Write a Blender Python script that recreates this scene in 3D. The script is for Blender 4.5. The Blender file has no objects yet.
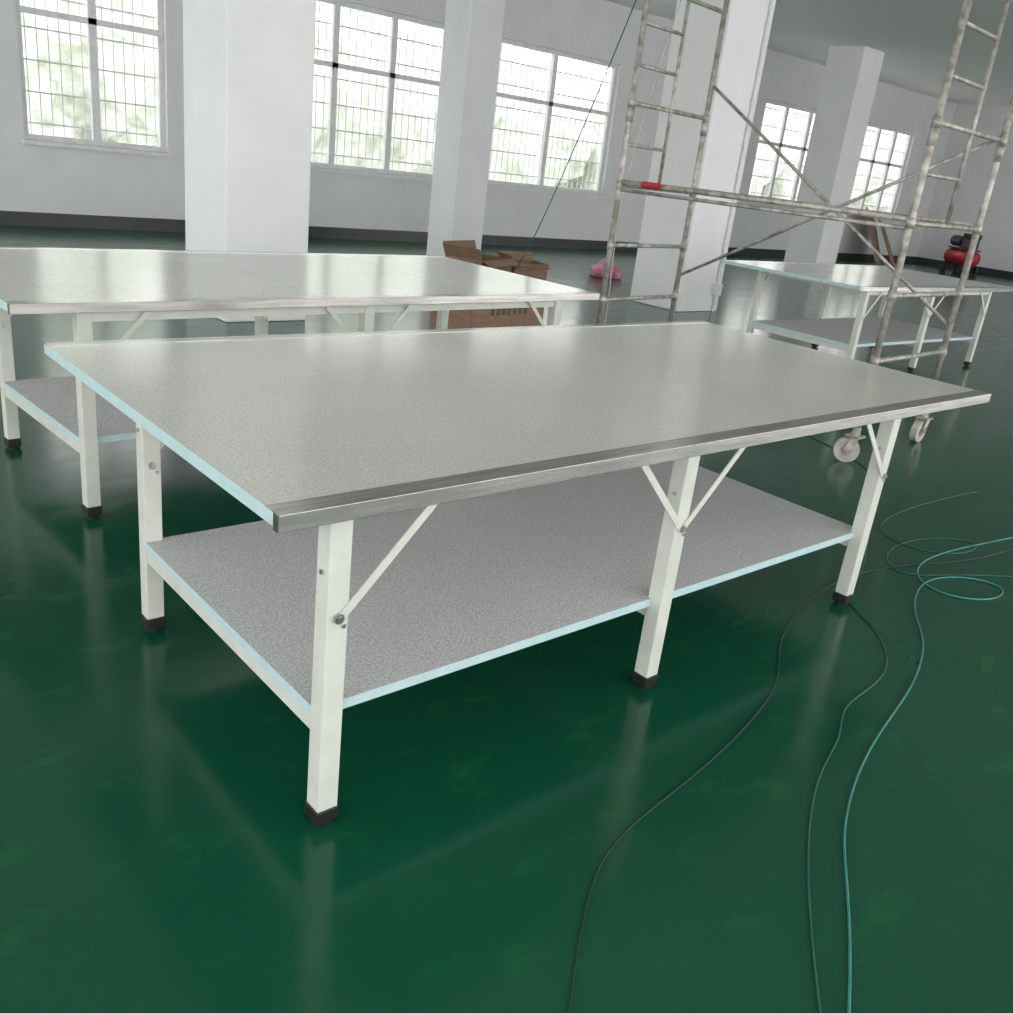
import bpy, bmesh, math, random
from mathutils import Vector, Matrix
random.seed(4)
scene=bpy.context.scene
scene.view_settings.view_transform='Standard'
COL=scene.collection

# ---------------------------------------------------------------- materials
def new_mat(name):
    m=bpy.data.materials.new(name); m.use_nodes=True
    nt=m.node_tree; b=nt.nodes['Principled BSDF']
    return m,nt,b
def ramp(nt,fac,stops):
    r=nt.nodes.new('ShaderNodeValToRGB')
    el=r.color_ramp.elements
    while len(el)<len(stops): el.new(0.5)
    for e,(p,c) in zip(el,stops):
        e.position=p; e.color=(*c,1)
    nt.links.new(fac,r.inputs['Fac']); return r
def noise(nt,scale,detail=4,rough=.5,sc=(1,1,1)):
    tc=nt.nodes.new('ShaderNodeTexCoord'); mp=nt.nodes.new('ShaderNodeMapping')
    mp.inputs['Scale'].default_value=sc
    nt.links.new(tc.outputs['Object'],mp.inputs['Vector'])
    n=nt.nodes.new('ShaderNodeTexNoise'); n.inputs['Scale'].default_value=scale
    n.inputs['Detail'].default_value=detail; n.inputs['Roughness'].default_value=rough
    nt.links.new(mp.outputs['Vector'],n.inputs['Vector']); return n
def mat_noise(name,c1,c2,scale=20,rough=.5,metal=0,detail=4,bump=0,sc=(1,1,1),lo=.35,hi=.65,spec=.5):
    m,nt,b=new_mat(name)
    n=noise(nt,scale,detail,.55,sc)
    r=ramp(nt,n.outputs['Fac'],[(lo,c1),(hi,c2)])
    nt.links.new(r.outputs['Color'],b.inputs['Base Color'])
    b.inputs['Roughness'].default_value=rough; b.inputs['Metallic'].default_value=metal
    b.inputs['Specular IOR Level'].default_value=spec
    if bump:
        bp=nt.nodes.new('ShaderNodeBump'); bp.inputs['Strength'].default_value=bump; bp.inputs['Distance'].default_value=.002
        nt.links.new(n.outputs['Fac'],bp.inputs['Height']); nt.links.new(bp.outputs['Normal'],b.inputs['Normal'])
    return m
def mat_top(name,c1,c2,m1,rough,spec=.5,fs=190):
    m,nt,b=new_mat(name)
    fine=noise(nt,fs,2,.6,(1,1,1)); big=noise(nt,2.2,1,.5)
    r=ramp(nt,fine.outputs['Fac'],[(.30,c1),(.70,c2)])
    r2=ramp(nt,big.outputs['Fac'],[(.3,m1),(.7,(1,1,1))])
    mx=nt.nodes.new('ShaderNodeMix'); mx.data_type='RGBA'; mx.blend_type='MULTIPLY'; mx.inputs['Factor'].default_value=1
    nt.links.new(r.outputs['Color'],mx.inputs['A']); nt.links.new(r2.outputs['Color'],mx.inputs['B'])
    nt.links.new(mx.outputs['Result'],b.inputs['Base Color'])
    b.inputs['Roughness'].default_value=rough
    b.inputs['Specular IOR Level'].default_value=spec
    return m
M={}
M['top']=mat_top('laminate_top',(.48,.475,.44),(.74,.73,.685),(.93,.935,.93),.17,.62)
M['shelf']=mat_top('laminate_shelf',(.40,.39,.40),(.80,.785,.805),(.95,.95,.95),.45,.5,170)
M['edge']=mat_noise('pvc_edge_band',(.44,.60,.62),(.50,.65,.67),30,.45)
M['leg']=mat_noise('painted_steel_white',(.57,.585,.53),(.63,.645,.59),12,.36)
M['steel']=mat_noise('brushed_stainless',(.42,.40,.38),(.60,.58,.56),60,.22,1,sc=(.06,1,1),bump=.08)
M['black']=mat_noise('black_rubber',(.005,.005,.005),(.010,.010,.010),40,.5)
M['bolt']=mat_noise('zinc_bolt',(.40,.40,.40),(.52,.52,.52),80,.3,1)
M['wall']=mat_noise('painted_wall',(.67,.68,.69),(.71,.72,.73),2,.7)
M['col']=mat_noise('painted_column',(.80,.81,.82),(.84,.85,.86),2,.6)
M['ceil']=mat_noise('ceiling_paint',(.88,.88,.88),(.90,.90,.90),2,.8)
M['base']=mat_noise('baseboard_paint',(.025,.03,.035),(.04,.045,.05),5,.4)
M['frame']=mat_noise('window_aluminium',(.66,.67,.68),(.76,.77,.78),10,.45)
M['bars']=mat_noise('window_bars_paint',(.62,.64,.63),(.70,.72,.71),10,.5)
M['scaf']=mat_noise('galvanised_tube',(.24,.21,.18),(.52,.50,.47),18,.5,.35,detail=8,bump=.3)
M['wheel']=mat_noise('castor_polyurethane',(.40,.36,.34),(.55,.50,.47),20,.5)
M['card']=mat_noise('cardboard',(.23,.14,.09),(.30,.19,.13),8,.8,sc=(1,1,4))
M['ink']=mat_noise('printed_ink',(.04,.03,.03),(.07,.06,.05),8,.7)
M['tape']=mat_noise('packing_tape',(.42,.32,.22),(.5,.38,.26),8,.3)
M['red']=mat_noise('red_enamel',(.35,.015,.02),(.45,.025,.03),8,.35)
M['dark']=mat_noise('dark_metal',(.02,.02,.025),(.05,.05,.05),8,.45)
M['pink']=mat_noise('pink_plastic',(.50,.18,.28),(.60,.27,.36),14,.5)
M['teal']=mat_noise('teal_cable_pvc',(.03,.20,.18),(.05,.26,.23),8,.4)
M['dkcable']=mat_noise('black_cable_pvc',(.006,.03,.022),(.012,.045,.035),8,.4)
M['gcable']=mat_noise('green_cable_pvc',(.012,.09,.06),(.02,.12,.08),8,.4)
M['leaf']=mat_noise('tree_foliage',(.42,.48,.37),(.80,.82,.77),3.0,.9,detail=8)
M['trunk']=mat_noise('tree_bark',(.2,.16,.12),(.3,.25,.2),8,.9)
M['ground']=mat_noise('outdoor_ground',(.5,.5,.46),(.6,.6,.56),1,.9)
# floor
m,nt,b=new_mat('green_epoxy_floor'); M['floor']=m
big=noise(nt,.7,3,.5); sm=noise(nt,3.6,8,.68,(1,1.9,1))
r=ramp(nt,big.outputs['Fac'],[(.3,(.003,.062,.032)),(.7,(.004,.076,.038))])
r2=ramp(nt,sm.outputs['Fac'],[(.56,(0,0,0)),(.92,(1,1,1))])
mx=nt.nodes.new('ShaderNodeMix'); mx.data_type='RGBA'; nt.links.new(r2.outputs['Color'],mx.inputs['Factor'])
nt.links.new(r.outputs['Color'],mx.inputs['A']); mx.inputs['B'].default_value=(.02,.15,.045,1)
nt.links.new(mx.outputs['Result'],b.inputs['Base Color'])
rr=nt.nodes.new('ShaderNodeMapRange'); rr.inputs['From Min'].default_value=.3; rr.inputs['From Max'].default_value=.75
rr.inputs['To Min'].default_value=.11; rr.inputs['To Max'].default_value=.26
nt.links.new(sm.outputs['Fac'],rr.inputs['Value']); nt.links.new(rr.outputs['Result'],b.inputs['Roughness'])
b.inputs['Specular IOR Level'].default_value=.36
bn=noise(nt,2.0,2,.5); bp=nt.nodes.new('ShaderNodeBump'); bp.inputs['Strength'].default_value=.12; bp.inputs['Distance'].default_value=.01
nt.links.new(bn.outputs['Fac'],bp.inputs['Height']); nt.links.new(bp.outputs['Normal'],b.inputs['Normal'])

# ---------------------------------------------------------------- mesh helpers
def mkobj(name,bm,mats,parent=None,smooth=False):
    me=bpy.data.meshes.new(name); bm.normal_update(); bm.to_mesh(me); bm.free()
    for k in (mats if isinstance(mats,(list,tuple)) else [mats]): me.materials.append(M[k])
    if smooth:
        for p in me.polygons: p.use_smooth=True
    o=bpy.data.objects.new(name,me); COL.objects.link(o)
    if parent: o.parent=parent
    return o
def bbox(bm,lo,hi,mi=0,bev=0):
    g=bmesh.ops.create_cube(bm,size=1)
    for v in g['verts']:
        v.co=Vector([lo[i]+(v.co[i]+.5)*(hi[i]-lo[i]) for i in range(3)])
    fs=list({f for v in g['verts'] for f in v.link_faces})
    if bev:
        es=list({e for v in g['verts'] for e in v.link_edges})
        r=bmesh.ops.bevel(bm,geom=es,offset=bev,segments=2,affect='EDGES',profile=.5)
        fs=[f for f in r['faces']]+[f for f in fs if f.is_valid]
    for f in fs: f.material_index=mi
def btube(bm,a,b,r,seg=12,mi=0,flat=None):
    a=Vector(a);b=Vector(b); d=b-a
    q=d.to_track_quat('Z','Y').to_matrix().to_4x4()
    mt=Matrix.Translation((a+b)/2)@q
    g=bmesh.ops.create_cone(bm,cap_ends=True,segments=seg,radius1=r,radius2=r,depth=d.length,matrix=mt)
    for f in {f for v in g['verts'] for f in v.link_faces}: f.material_index=mi
def bstrap(bm,a,b,w,t,axis,mi=0):
    a=Vector(a);b=Vector(b); d=(b-a).normalized(); ax=Vector(axis); s=d.cross(ax).normalized()
    vs=[]
    for p in (a,b):
        for i,j in ((-1,-1),(1,-1),(1,1),(-1,1)):
            vs.append(bm.verts.new(p+s*w/2*i+ax*t/2*j))
    for idx in ((0,1,2,3),(7,6,5,4),(0,4,5,1),(1,5,6,2),(2,6,7,3),(3,7,4,0)):
        f=bm.faces.new([vs[i] for i in idx]); f.material_index=mi
def box(name,lo,hi,mat,parent=None,bev=0):
    bm=bmesh.new(); bbox(bm,lo,hi,0,bev); bmesh.ops.recalc_face_normals(bm,faces=bm.faces); return mkobj(name,bm,mat,parent)
def empty(name,loc=(0,0,0),rz=0):
    e=bpy.data.objects.new(name,None); COL.objects.link(e); e.location=loc; e.rotation_euler=(0,0,rz); e.empty_display_size=.2
    return e

# ---------------------------------------------------------------- camera
UP=.015
R=[[0.75711,-0.64349,0.11276],[-0.15065,-0.33991,-0.92831],[0.63568,0.68585,-0.35429]]
C=Vector((-0.9129,-1.4866,1.4631+UP))
cd=bpy.data.cameras.new('camera'); cam=bpy.data.objects.new('camera',cd); COL.objects.link(cam)
rx=Vector(R[0]); ry=-Vector(R[1]); rz=-Vector(R[2])
mw=Matrix(((rx.x,ry.x,rz.x,C.x),(rx.y,ry.y,rz.y,C.y),(rx.z,ry.z,rz.z,C.z),(0,0,0,1)))
cam.matrix_world=mw; cd.sensor_width=36; cd.lens=911.08/1013*36; cd.clip_end=300
scene.camera=cam

# ---------------------------------------------------------------- room
XW=26.3; YW=11.6; H=4.3
box('floor',(-9,-8,-.1),(XW+.2,YW+.25,0),'floor')
box('ceiling',(-9,-8,H),(XW+.2,YW+.25,H+.2),'ceil')
wins=[(-1.9,1.2,1.03,3),(2.42,4.2,1.03,2),(5.75,8.8,1.03,3),(9.62,12.75,1.03,2),(17.5,20.45,1.2,3),(21.9,24.4,1.2,3)]
ZT=3.35
bm=bmesh.new(); x=-9
for (a,b_,s,n) in wins:
    bbox(bm,(x,YW,0),(a,YW+.24,H)); bbox(bm,(a,YW,0),(b_,YW+.24,s)); bbox(bm,(a,YW,ZT),(b_,YW+.24,H)); x=b_
bbox(bm,(x,YW,0),(XW+.2,YW+.24,H))
mkobj('wall_back',bm,'wall')
box('wall_right',(XW,-8,0),(XW+.2,YW,H),'wall')
box('baseboard_back',(-9,YW-.02,0),(XW,YW,.17),'base')
box('baseboard_right',(XW-.02,-8,0),(XW,YW-.02,.17),'base')
for i,(a,b_,s,n) in enumerate(wins):
    bm=bmesh.new(); y0=YW+.08; y1=YW+.14; fw=.07
    bbox(bm,(a,y0,s),(b_,y1,s+fw)); bbox(bm,(a,y0,ZT-fw),(b_,y1,ZT)); bbox(bm,(a,y0,s+fw),(a+fw,y1,ZT-fw)); bbox(bm,(b_-fw,y0,s+fw),(b_,y1,ZT-fw))
    for k in range(1,n):
        xm=a+(b_-a)*k/n; bbox(bm,(xm-.05,y0,s+fw),(xm+.05,y1,ZT-fw))
    bbox(bm,(a+fw,y0,2.45),(b_-fw,y1,2.52))
    bbox(bm,(a-.03,YW-.05,s-.05),(b_+.03,YW+.08,s),0)
    xx=a+.13
    while xx<b_-.05:
        bbox(bm,(xx-.006,YW+.19,s),(xx+.006,YW+.205,ZT),1); xx+=.13
    zz=s+.2
    while zz<ZT:
        bbox(bm,(a,YW+.185,zz-.01),(b_,YW+.21,zz+.01),1); zz+=.36
    mkobj('window_%d'%(i+1),bm,['frame','bars'])
for (x0,y0,wx,wy) in [(2.26,5.5,.72,.80),(7.95,5.5,.78,.78),(7.3,9.2,.57,.57),(16.95,9.2,.78,.78)]:
    box('column',(x0,y0,0),(x0+wx,y0+wy,H),'col',None,.012)
bm=bmesh.new(); btube(bm,(8.62,5.48,0),(8.62,5.48,H),.014,12); bbox(bm,(8.56,5.44,.2),(8.68,5.499,.34),0,.006)
for z in (.8,1.6,2.4,3.2): bbox(bm,(8.598,5.46,z),(8.642,5.499,z+.02))
mkobj('electrical_conduit',bm,'frame')
box('ground_outdoor',(-60,YW+.3,-.4),(120,90,-.3),'ground')
bm=bmesh.new()
for k in range(46):
    cx_=-8+k*1.15+random.uniform(-.5,.5); cy_=YW+9+random.uniform(-1.5,3); rr_=random.uniform(1.3,2.3)
    g=bmesh.ops.create_icosphere(bm,subdivisions=3,radius=rr_,matrix=Matrix.Translation((cx_,cy_,random.uniform(.8,3.2))))
    for v in g['verts']:
        v.co+=Vector((random.uniform(-1,1),random.uniform(-1,1),random.uniform(-1,1)))*.22
    btube(bm,(cx_,cy_,-.35),(cx_,cy_,1.6),.12,8,1)
mkobj('tree_row',bm,['leaf','trunk'])

# ---------------------------------------------------------------- work tables
def work_table(loc,rz,h,legx,w,oxl,oyf,oxr,oyb,s,apron=False,seams=()):
    h+=UP; s+=UP
    e=empty('work_table',loc,rz)
    L=legx[-1]; t=.030; lw=.026
    x0,x1,y0,y1=-oxl,L+oxr,-oyf,w+oyb
    sw=.055
    bm=bmesh.new()
    cuts=[x0]+[q for s_ in seams for q in (s_-.002,s_+.002)]+[x1]
    for k in range(0,len(cuts),2): bbox(bm,(cuts[k],y0+.003,h-t),(cuts[k+1],y1,h),0)
    bm.normal_update()
    for f in bm.faces:
        if abs(f.normal.z)<.5: f.material_index=1
    mkobj('table_top',bm,['top','edge'],e)
    bm=bmesh.new(); st=.0018
    bbox(bm,(x0-.002,y0-.002,h),(x1+.002,y0+sw,h+st),0,.0006)
    bbox(bm,(x0-.002,y0-.0035,h-t-.004),(x1+.002,y0-.0005,h+st),0,.001)
    bbox(bm,(x0-.002,y1-sw*.8,h),(x1+.002,y1+.002,h+st),0)
    bbox(bm,(x0-.002,y1+.0005,h-t-.004),(x1+.002,y1+.0035,h+st),0)
    bbox(bm,(x0-.0035,y0-.0035,h-t-.004),(x0-.0008,y0+.018,h+st),0)
    bbox(bm,(x1+.0008,y0-.0035,h-t-.004),(x1+.0035,y0+.018,h+st),0)
    mkobj('steel_edge_strip',bm,'steel',e)
    bm=bmesh.new(); k=x0+.16
    while k<x1:
        btube(bm,(k,y0+sw*.62,h+st-.0005),(k,y0+sw*.62,h+st+.0006),.0032,12); k+=.31
    mkobj('strip_screws',bm,'steel',e)
    n=0
    for iy,yy in enumerate((0,w)):
        for ix,xx in enumerate(legx):
            n+=1
            bm=bmesh.new(); bbox(bm,(xx-lw,yy-lw,.035),(xx+lw,yy+lw,h-t-.001),0,.003)
            mkobj('leg_%d'%n,bm,'leg',e)
            bm=bmesh.new(); bbox(bm,(xx-lw-.003,yy-lw-.003,.010),(xx+lw+.003,yy+lw+.003,.048),0,.004)
            btube(bm,(xx,yy,0),(xx,yy,.014),.026,20)
            mkobj('foot_cap_%d'%n,bm,'black',e)
            bm=bmesh.new(); ys=yy-lw-.003 if iy==0 else yy+lw+.003
            zb=h-.272
            sides=[]
            if ix>0: sides.append(-1)
            if ix<len(legx)-1: sides.append(1)
            if ix==len(legx)-1 : sides=[-1]
            for sd in sides:
                bstrap(bm,(xx+sd*.005,ys,zb),(xx+sd*.235,ys,h-t-.006),.020,.004,(0,1,0))
                bstrap(bm,(xx+sd*.215,ys,h-t-.004),(xx+sd*.28,ys,h-t-.004),.004,.03,(0,1,0))
            yb=ys-.003 if iy==0 else yy-lw
            btube(bm,(xx,yb-.007,zb),(xx,yb,zb),.008,6,1)
            btube(bm,(xx,yb-.002,zb),(xx,yb,zb),.012,16,1)
            btube(bm,(xx-lw-.005,yy,h-.17),(xx-lw,yy,h-.17),.006,6,1)
            btube(bm,(xx+.014,yy-lw-.005,zb-.022),(xx+.014,yy-lw,zb-.022),.005,6,1)
            mkobj('brace_%d'%n,bm,['leg','bolt'],e)
    bm=bmesh.new()
    for xx in legx:
        bbox(bm,(xx-.018,lw,h-t-.032),(xx+.018,w-lw,h-t-.001))
        bbox(bm,(xx-.02,lw,s-.068),(xx+.02,w-lw,s-.029))
    for yy in ((0,w) if apron else (w,)):
        for k in range(len(legx)-1):
            zt=h-t-.004
            bbox(bm,(legx[k]+lw,yy-.015,zt-.04),(legx[k+1]-lw,yy+.015,zt))
    mkobj('frame_rails',bm,'leg',e)
    bm=bmesh.new()
    bbox(bm,(-lw+.001,.012,s-.026),(L+lw,w-.012,s),0); bm.normal_update()
    for f in bm.faces:
        if abs(f.normal.z)<.5: f.material_index=1
    mkobj('lower_shelf',bm,['shelf','edge'],e)
    return e
work_table((0,0,0),0,.80,(0,1.135,2.315),1.035,.160,.062,.669,.382,.29)
work_table((.12,1.985,0),math.radians(3.2),.82,(0,1.25,2.5),.93,.25,.05,.29,.4,.30,True,(1.0,1.95))
work_table((6.68,2.52,0),math.radians(-1),.80,(0,1.2,2.4),1.08,.17,.06,.6,.36,.29,True)

# ---------------------------------------------------------------- mobile scaffold
sc=empty('mobile_scaffold')
A1=Vector((4.23,1.07,0));A2=Vector((5.26,1.14,0));B1=Vector((3.98,3.05,0));B2=Vector((4.92,3.16,0))
ZP=2.75
def at(p,z): return Vector((p.x,p.y,z))
bm=bmesh.new(); r=.020
for p in (A1,A2,B1,B2): btube(bm,at(p,.17),at(p,ZP),r,14)
for P,Q in ((A1,A2),(B1,B2)):
    m=P.lerp(Q,.5)
    for z in (.62,1.0,1.40,1.92,2.62): btube(bm,at(P,z),at(Q,z),.015,12)
    btube(bm,at(m,1.40),at(m,2.62),.013,12)
    for z in (1.66,2.15,2.40): btube(bm,at(P,z),at(m,z),.012,12)
    for p in (P,Q):
        for z in (.62,1.0,1.40,1.92): btube(bm,at(p,z-.03),at(p,z+.03),.026,12)
        btube(bm,at(p,1.80),at(p,1.90),.025,12)
mkobj('frames',bm,'scaf',sc,True)
bm=bmesh.new()
btube(bm,at(A1,1.42),at(B1,1.42),.018,12); btube(bm,at(A1,1.37),at(B1,1.37),.012,12)
btube(bm,at(A2,1.42),at(B2,1.42),.014,12)
mkobj('ledgers',bm,'scaf',sc,True)
bm=bmesh.new()
btube(bm,at(B2,.78),at(A2,1.95),.012,10); btube(bm,at(B2,2.15),at(A2,.78),.012,10)
mkobj('cross_braces',bm,'scaf',sc,True)
bm=bmesh.new()
for k,p in enumerate((A1,A2,B1,B2)):
    an=.6+k
    ax=Vector((math.cos(an),math.sin(an),0)); tr=Vector((-math.sin(an),math.cos(an),0))
    c=at(p,.075)+tr*.03
    btube(bm,c-ax*.022,c+ax*.022,.075,28,0)
    btube(bm,c-ax*.03,c+ax*.03,.03,16,1)
    for sgn in (-1,1):
        bstrap(bm,c+ax*.036*sgn,at(p,.165)+ax*.036*sgn,.045,.005,ax,1)
    bbox(bm,(p.x-.045,p.y-.045,.160),(p.x+.045,p.y+.045,.172),1)
    btube(bm,at(p,.17),at(p,.22),.026,12,1)
mkobj('castors',bm,['wheel','scaf'],sc)
bm=bmesh.new(); btube(bm,at(B1,1.42)+Vector((.01,-.20,0)),at(B1,1.42)+Vector((.02,-.34,0)),.022,12)
mkobj('coupler_tag',bm,'red',sc)

# ---------------------------------------------------------------- cables
def cable(name,pts,r,mat):
    cu=bpy.data.curves.new(name,'CURVE'); cu.dimensions='3D'; cu.bevel_depth=r; cu.bevel_resolution=3; cu.resolution_u=10
    sp=cu.splines.new('NURBS'); sp.points.add(len(pts)-1); sp.order_u=4; sp.use_endpoint_u=True
    for q,P in zip(sp.points,pts): q.co=(P[0],P[1],P[2] if len(P)>2 else r,1)
    cu.materials.append(M[mat])
    o=bpy.data.objects.new(name,cu); COL.objects.link(o); return o
cable('extension_cable',[(.35,-1.15),(.81,-.92),(1.0,-.74),(1.49,-.57),(1.9,-.5),(2.31,-.36),(2.5,-.2),(2.85,-.05),(3.1,-.12),(3.2,-.3),(2.95,-.35),(2.75,-.15),(3.0,.1),(3.6,.02),(5,-.25)],.0034,'teal')
cable('extension_cable',[(.4,-1.1),(.71,-.85),(1.15,-.57),(1.45,-.52),(1.60,-.40),(1.95,-.42),(2.25,-.2),(2.35,.05),(2.6,.05),(3.63,.6),(4.2,.75),(4.6,1.6),(4.7,2.6)],.0028,'gcable')
cable('extension_cable',[(-.1,-.9),(.29,-.56),(.5,-.42),(.87,-.40),(1.57,-.25),(1.75,-.05),(2.4,.15),(2.96,.09),(3.3,-.1),(3.9,-.12),(5,-.2)],.0024,'dkcable')
cable('extension_cable',[(3.9,-.75),(3.3,-.15),(2.75,-.05),(2.95,.2),(3.4,.22),(3.7,.0),(3.3,-.05),(3.1,.3),(3.5,.5),(4.5,.4)],.0026,'gcable')
cable('hanging_cable',[(3.98,3.07,2.72),(4.1,3.4,2.2),(4.3,4.0,1.3),(4.5,4.6,.5),(4.7,5.4,.05),(5.0,6.0,.005),(5.5,6.2,.005)],.004,'gcable')
cable('hanging_cable',[(4.40,3.12,2.66),(4.42,3.3,2.0),(4.30,3.35,1.2),(4.34,3.3,.5),(4.5,3.5,.02),(4.8,3.9,.005),(4.5,4.1,.005),(4.2,3.8,.005)],.004,'wheel')

# ---------------------------------------------------------------- boxes etc
def open_box(name,loc,rz,sx,sy,sz,flap,txt=False):
    e=empty(name,loc,rz); t=.006
    bm=bmesh.new()
    bbox(bm,(-sx/2,-sy/2,0),(sx/2,sy/2,t)); bbox(bm,(-sx/2,-sy/2,0),(sx/2,-sy/2+t,sz)); bbox(bm,(-sx/2,sy/2-t,0),(sx/2,sy/2,sz))
    bbox(bm,(-sx/2,-sy/2,0),(-sx/2+t,sy/2,sz)); bbox(bm,(sx/2-t,-sy/2,0),(sx/2,sy/2,sz))
    mkobj('carton_body',bm,'card',e)
    bm=bmesh.new()
    if flap:
        bstrap(bm,(0,-sy/2,sz),(0,-sy/2-flap*.8,sz-flap*.35),sx,t,Vector((0,-.35,.8)).normalized())
        bstrap(bm,(0,sy/2,sz),(0,sy/2+flap*.3,sz+flap*.9),sx,t,Vector((0,.9,-.3)).normalized())
        bstrap(bm,(-sx/2,0,sz),(-sx/2-flap*.5,0,sz+flap*.8),sy,t,Vector((.8,0,.5)).normalized())
        bstrap(bm,(sx/2,0,sz),(sx/2+flap*.9,0,sz-flap*.1),sy,t,Vector((.1,0,.9)).normalized())
    else:
        bbox(bm,(-sx/2,-sy/2,sz-t),(sx/2,-.002,sz)); bbox(bm,(-sx/2,.002,sz-t),(sx/2,sy/2,sz))
    mkobj('flaps',bm,'card',e)
    if txt:
        bm=bmesh.new()
        for k in range(7):
            x0=-sx*.25+k*sx*.075
            for q in range(3): bbox(bm,(x0,-sy/2-.001,sz*.62+q*.02),(x0+sx*.05,-sy/2,sz*.62+q*.02+.01))
            bbox(bm,(x0+sx*.02,-sy/2-.001,sz*.6),(x0+sx*.03,-sy/2,sz*.62+.06))
        mkobj('printed_text',bm,'ink',e)
        bm=bmesh.new(); bbox(bm,(-sx/2,-.025,sz),(sx/2,.025,sz+.001)); mkobj('tape',bm,'tape',e)
open_box('cardboard_box',(6.05,7.0,0),.35,.7,.5,.38,.16)
open_box('cardboard_box',(6.75,7.0,0),-.25,.45,.4,.34,.10)
open_box('cardboard_box',(4.45,4.85,0),.12,.95,.5,.33,0,True)
bm=bmesh.new()
bstrap(bm,(22.3,10.6,0.01),(22.5,11.3,1.25),.9,.02,Vector((.3,-.87,.4)).normalized())
bstrap(bm,(22.9,10.5,0.01),(23.0,11.2,1.05),.7,.02,Vector((.3,-.87,.4)).normalized())
mkobj('cardboard_sheet',bm,'card')
bm=bmesh.new(); g=bmesh.ops.create_icosphere(bm,subdivisions=4,radius=.2)
for v in g['verts']:
    n=math.sin(v.co.x*31)*math.cos(v.co.y*27+v.co.z*19)
    v.co*=1+.13*n; 
    if v.co.z>.08: v.co.x*=.6; v.co.y*=.6; v.co.z*=1.3
    v.co.z=max(v.co.z,-.1)+.1
o=mkobj('plastic_bag',bm,'pink',None,True); o.location=(9.4,8.1,0); o.scale=(1.2,1.2,.75)
e=empty('air_compressor',(24.9,9.7,0),1.0)
bm=bmesh.new(); btube(bm,(-.5,0,.40),(.5,0,.40),.20,28)
for sx in (-1,1):
    g=bmesh.ops.create_uvsphere(bm,u_segments=24,v_segments=12,radius=.20,matrix=Matrix.Translation((sx*.5,0,.40))@Matrix.Diagonal((.4,1,1,1)))
mkobj('tank',bm,'red',e,True)
bm=bmesh.new(); bbox(bm,(-.5,-.15,.60),(.5,.15,.64)); bbox(bm,(-.4,-.14,.64),(-.02,.14,.90),0,.03); btube(bm,(.08,0,.80),(.5,0,.80),.14,20)
for k in range(5): bbox(bm,(-.38+k*.07,-.17,.90),(-.35+k*.07,.17,1.02))
mkobj('motor_pump',bm,'dark',e)
bm=bmesh.new()
for sx in (-.4,.4):
    for sy in (-.2,.2): btube(bm,(sx,sy-.03,.12),(sx,sy+.03,.12),.12,20); bbox(bm,(sx-.02,sy*.6-.01,.12),(sx+.02,sy*.6+.01,.3))
mkobj('wheels',bm,'dark',e)

# ---------------------------------------------------------------- world
w=bpy.data.worlds.new('overcast_sky'); scene.world=w; w.use_nodes=True
nt=w.node_tree; bg=nt.nodes['Background']
tc=nt.nodes.new('ShaderNodeTexCoord'); sp=nt.nodes.new('ShaderNodeSeparateXYZ'); nt.links.new(tc.outputs['Generated'],sp.inputs[0])
r=ramp(nt,sp.outputs['Z'],[(.0,(1.0,.985,.97)),(.5,(.97,.98,1.0))])
nt.links.new(r.outputs['Color'],bg.inputs['Color']); bg.inputs['Strength'].default_value=3.65
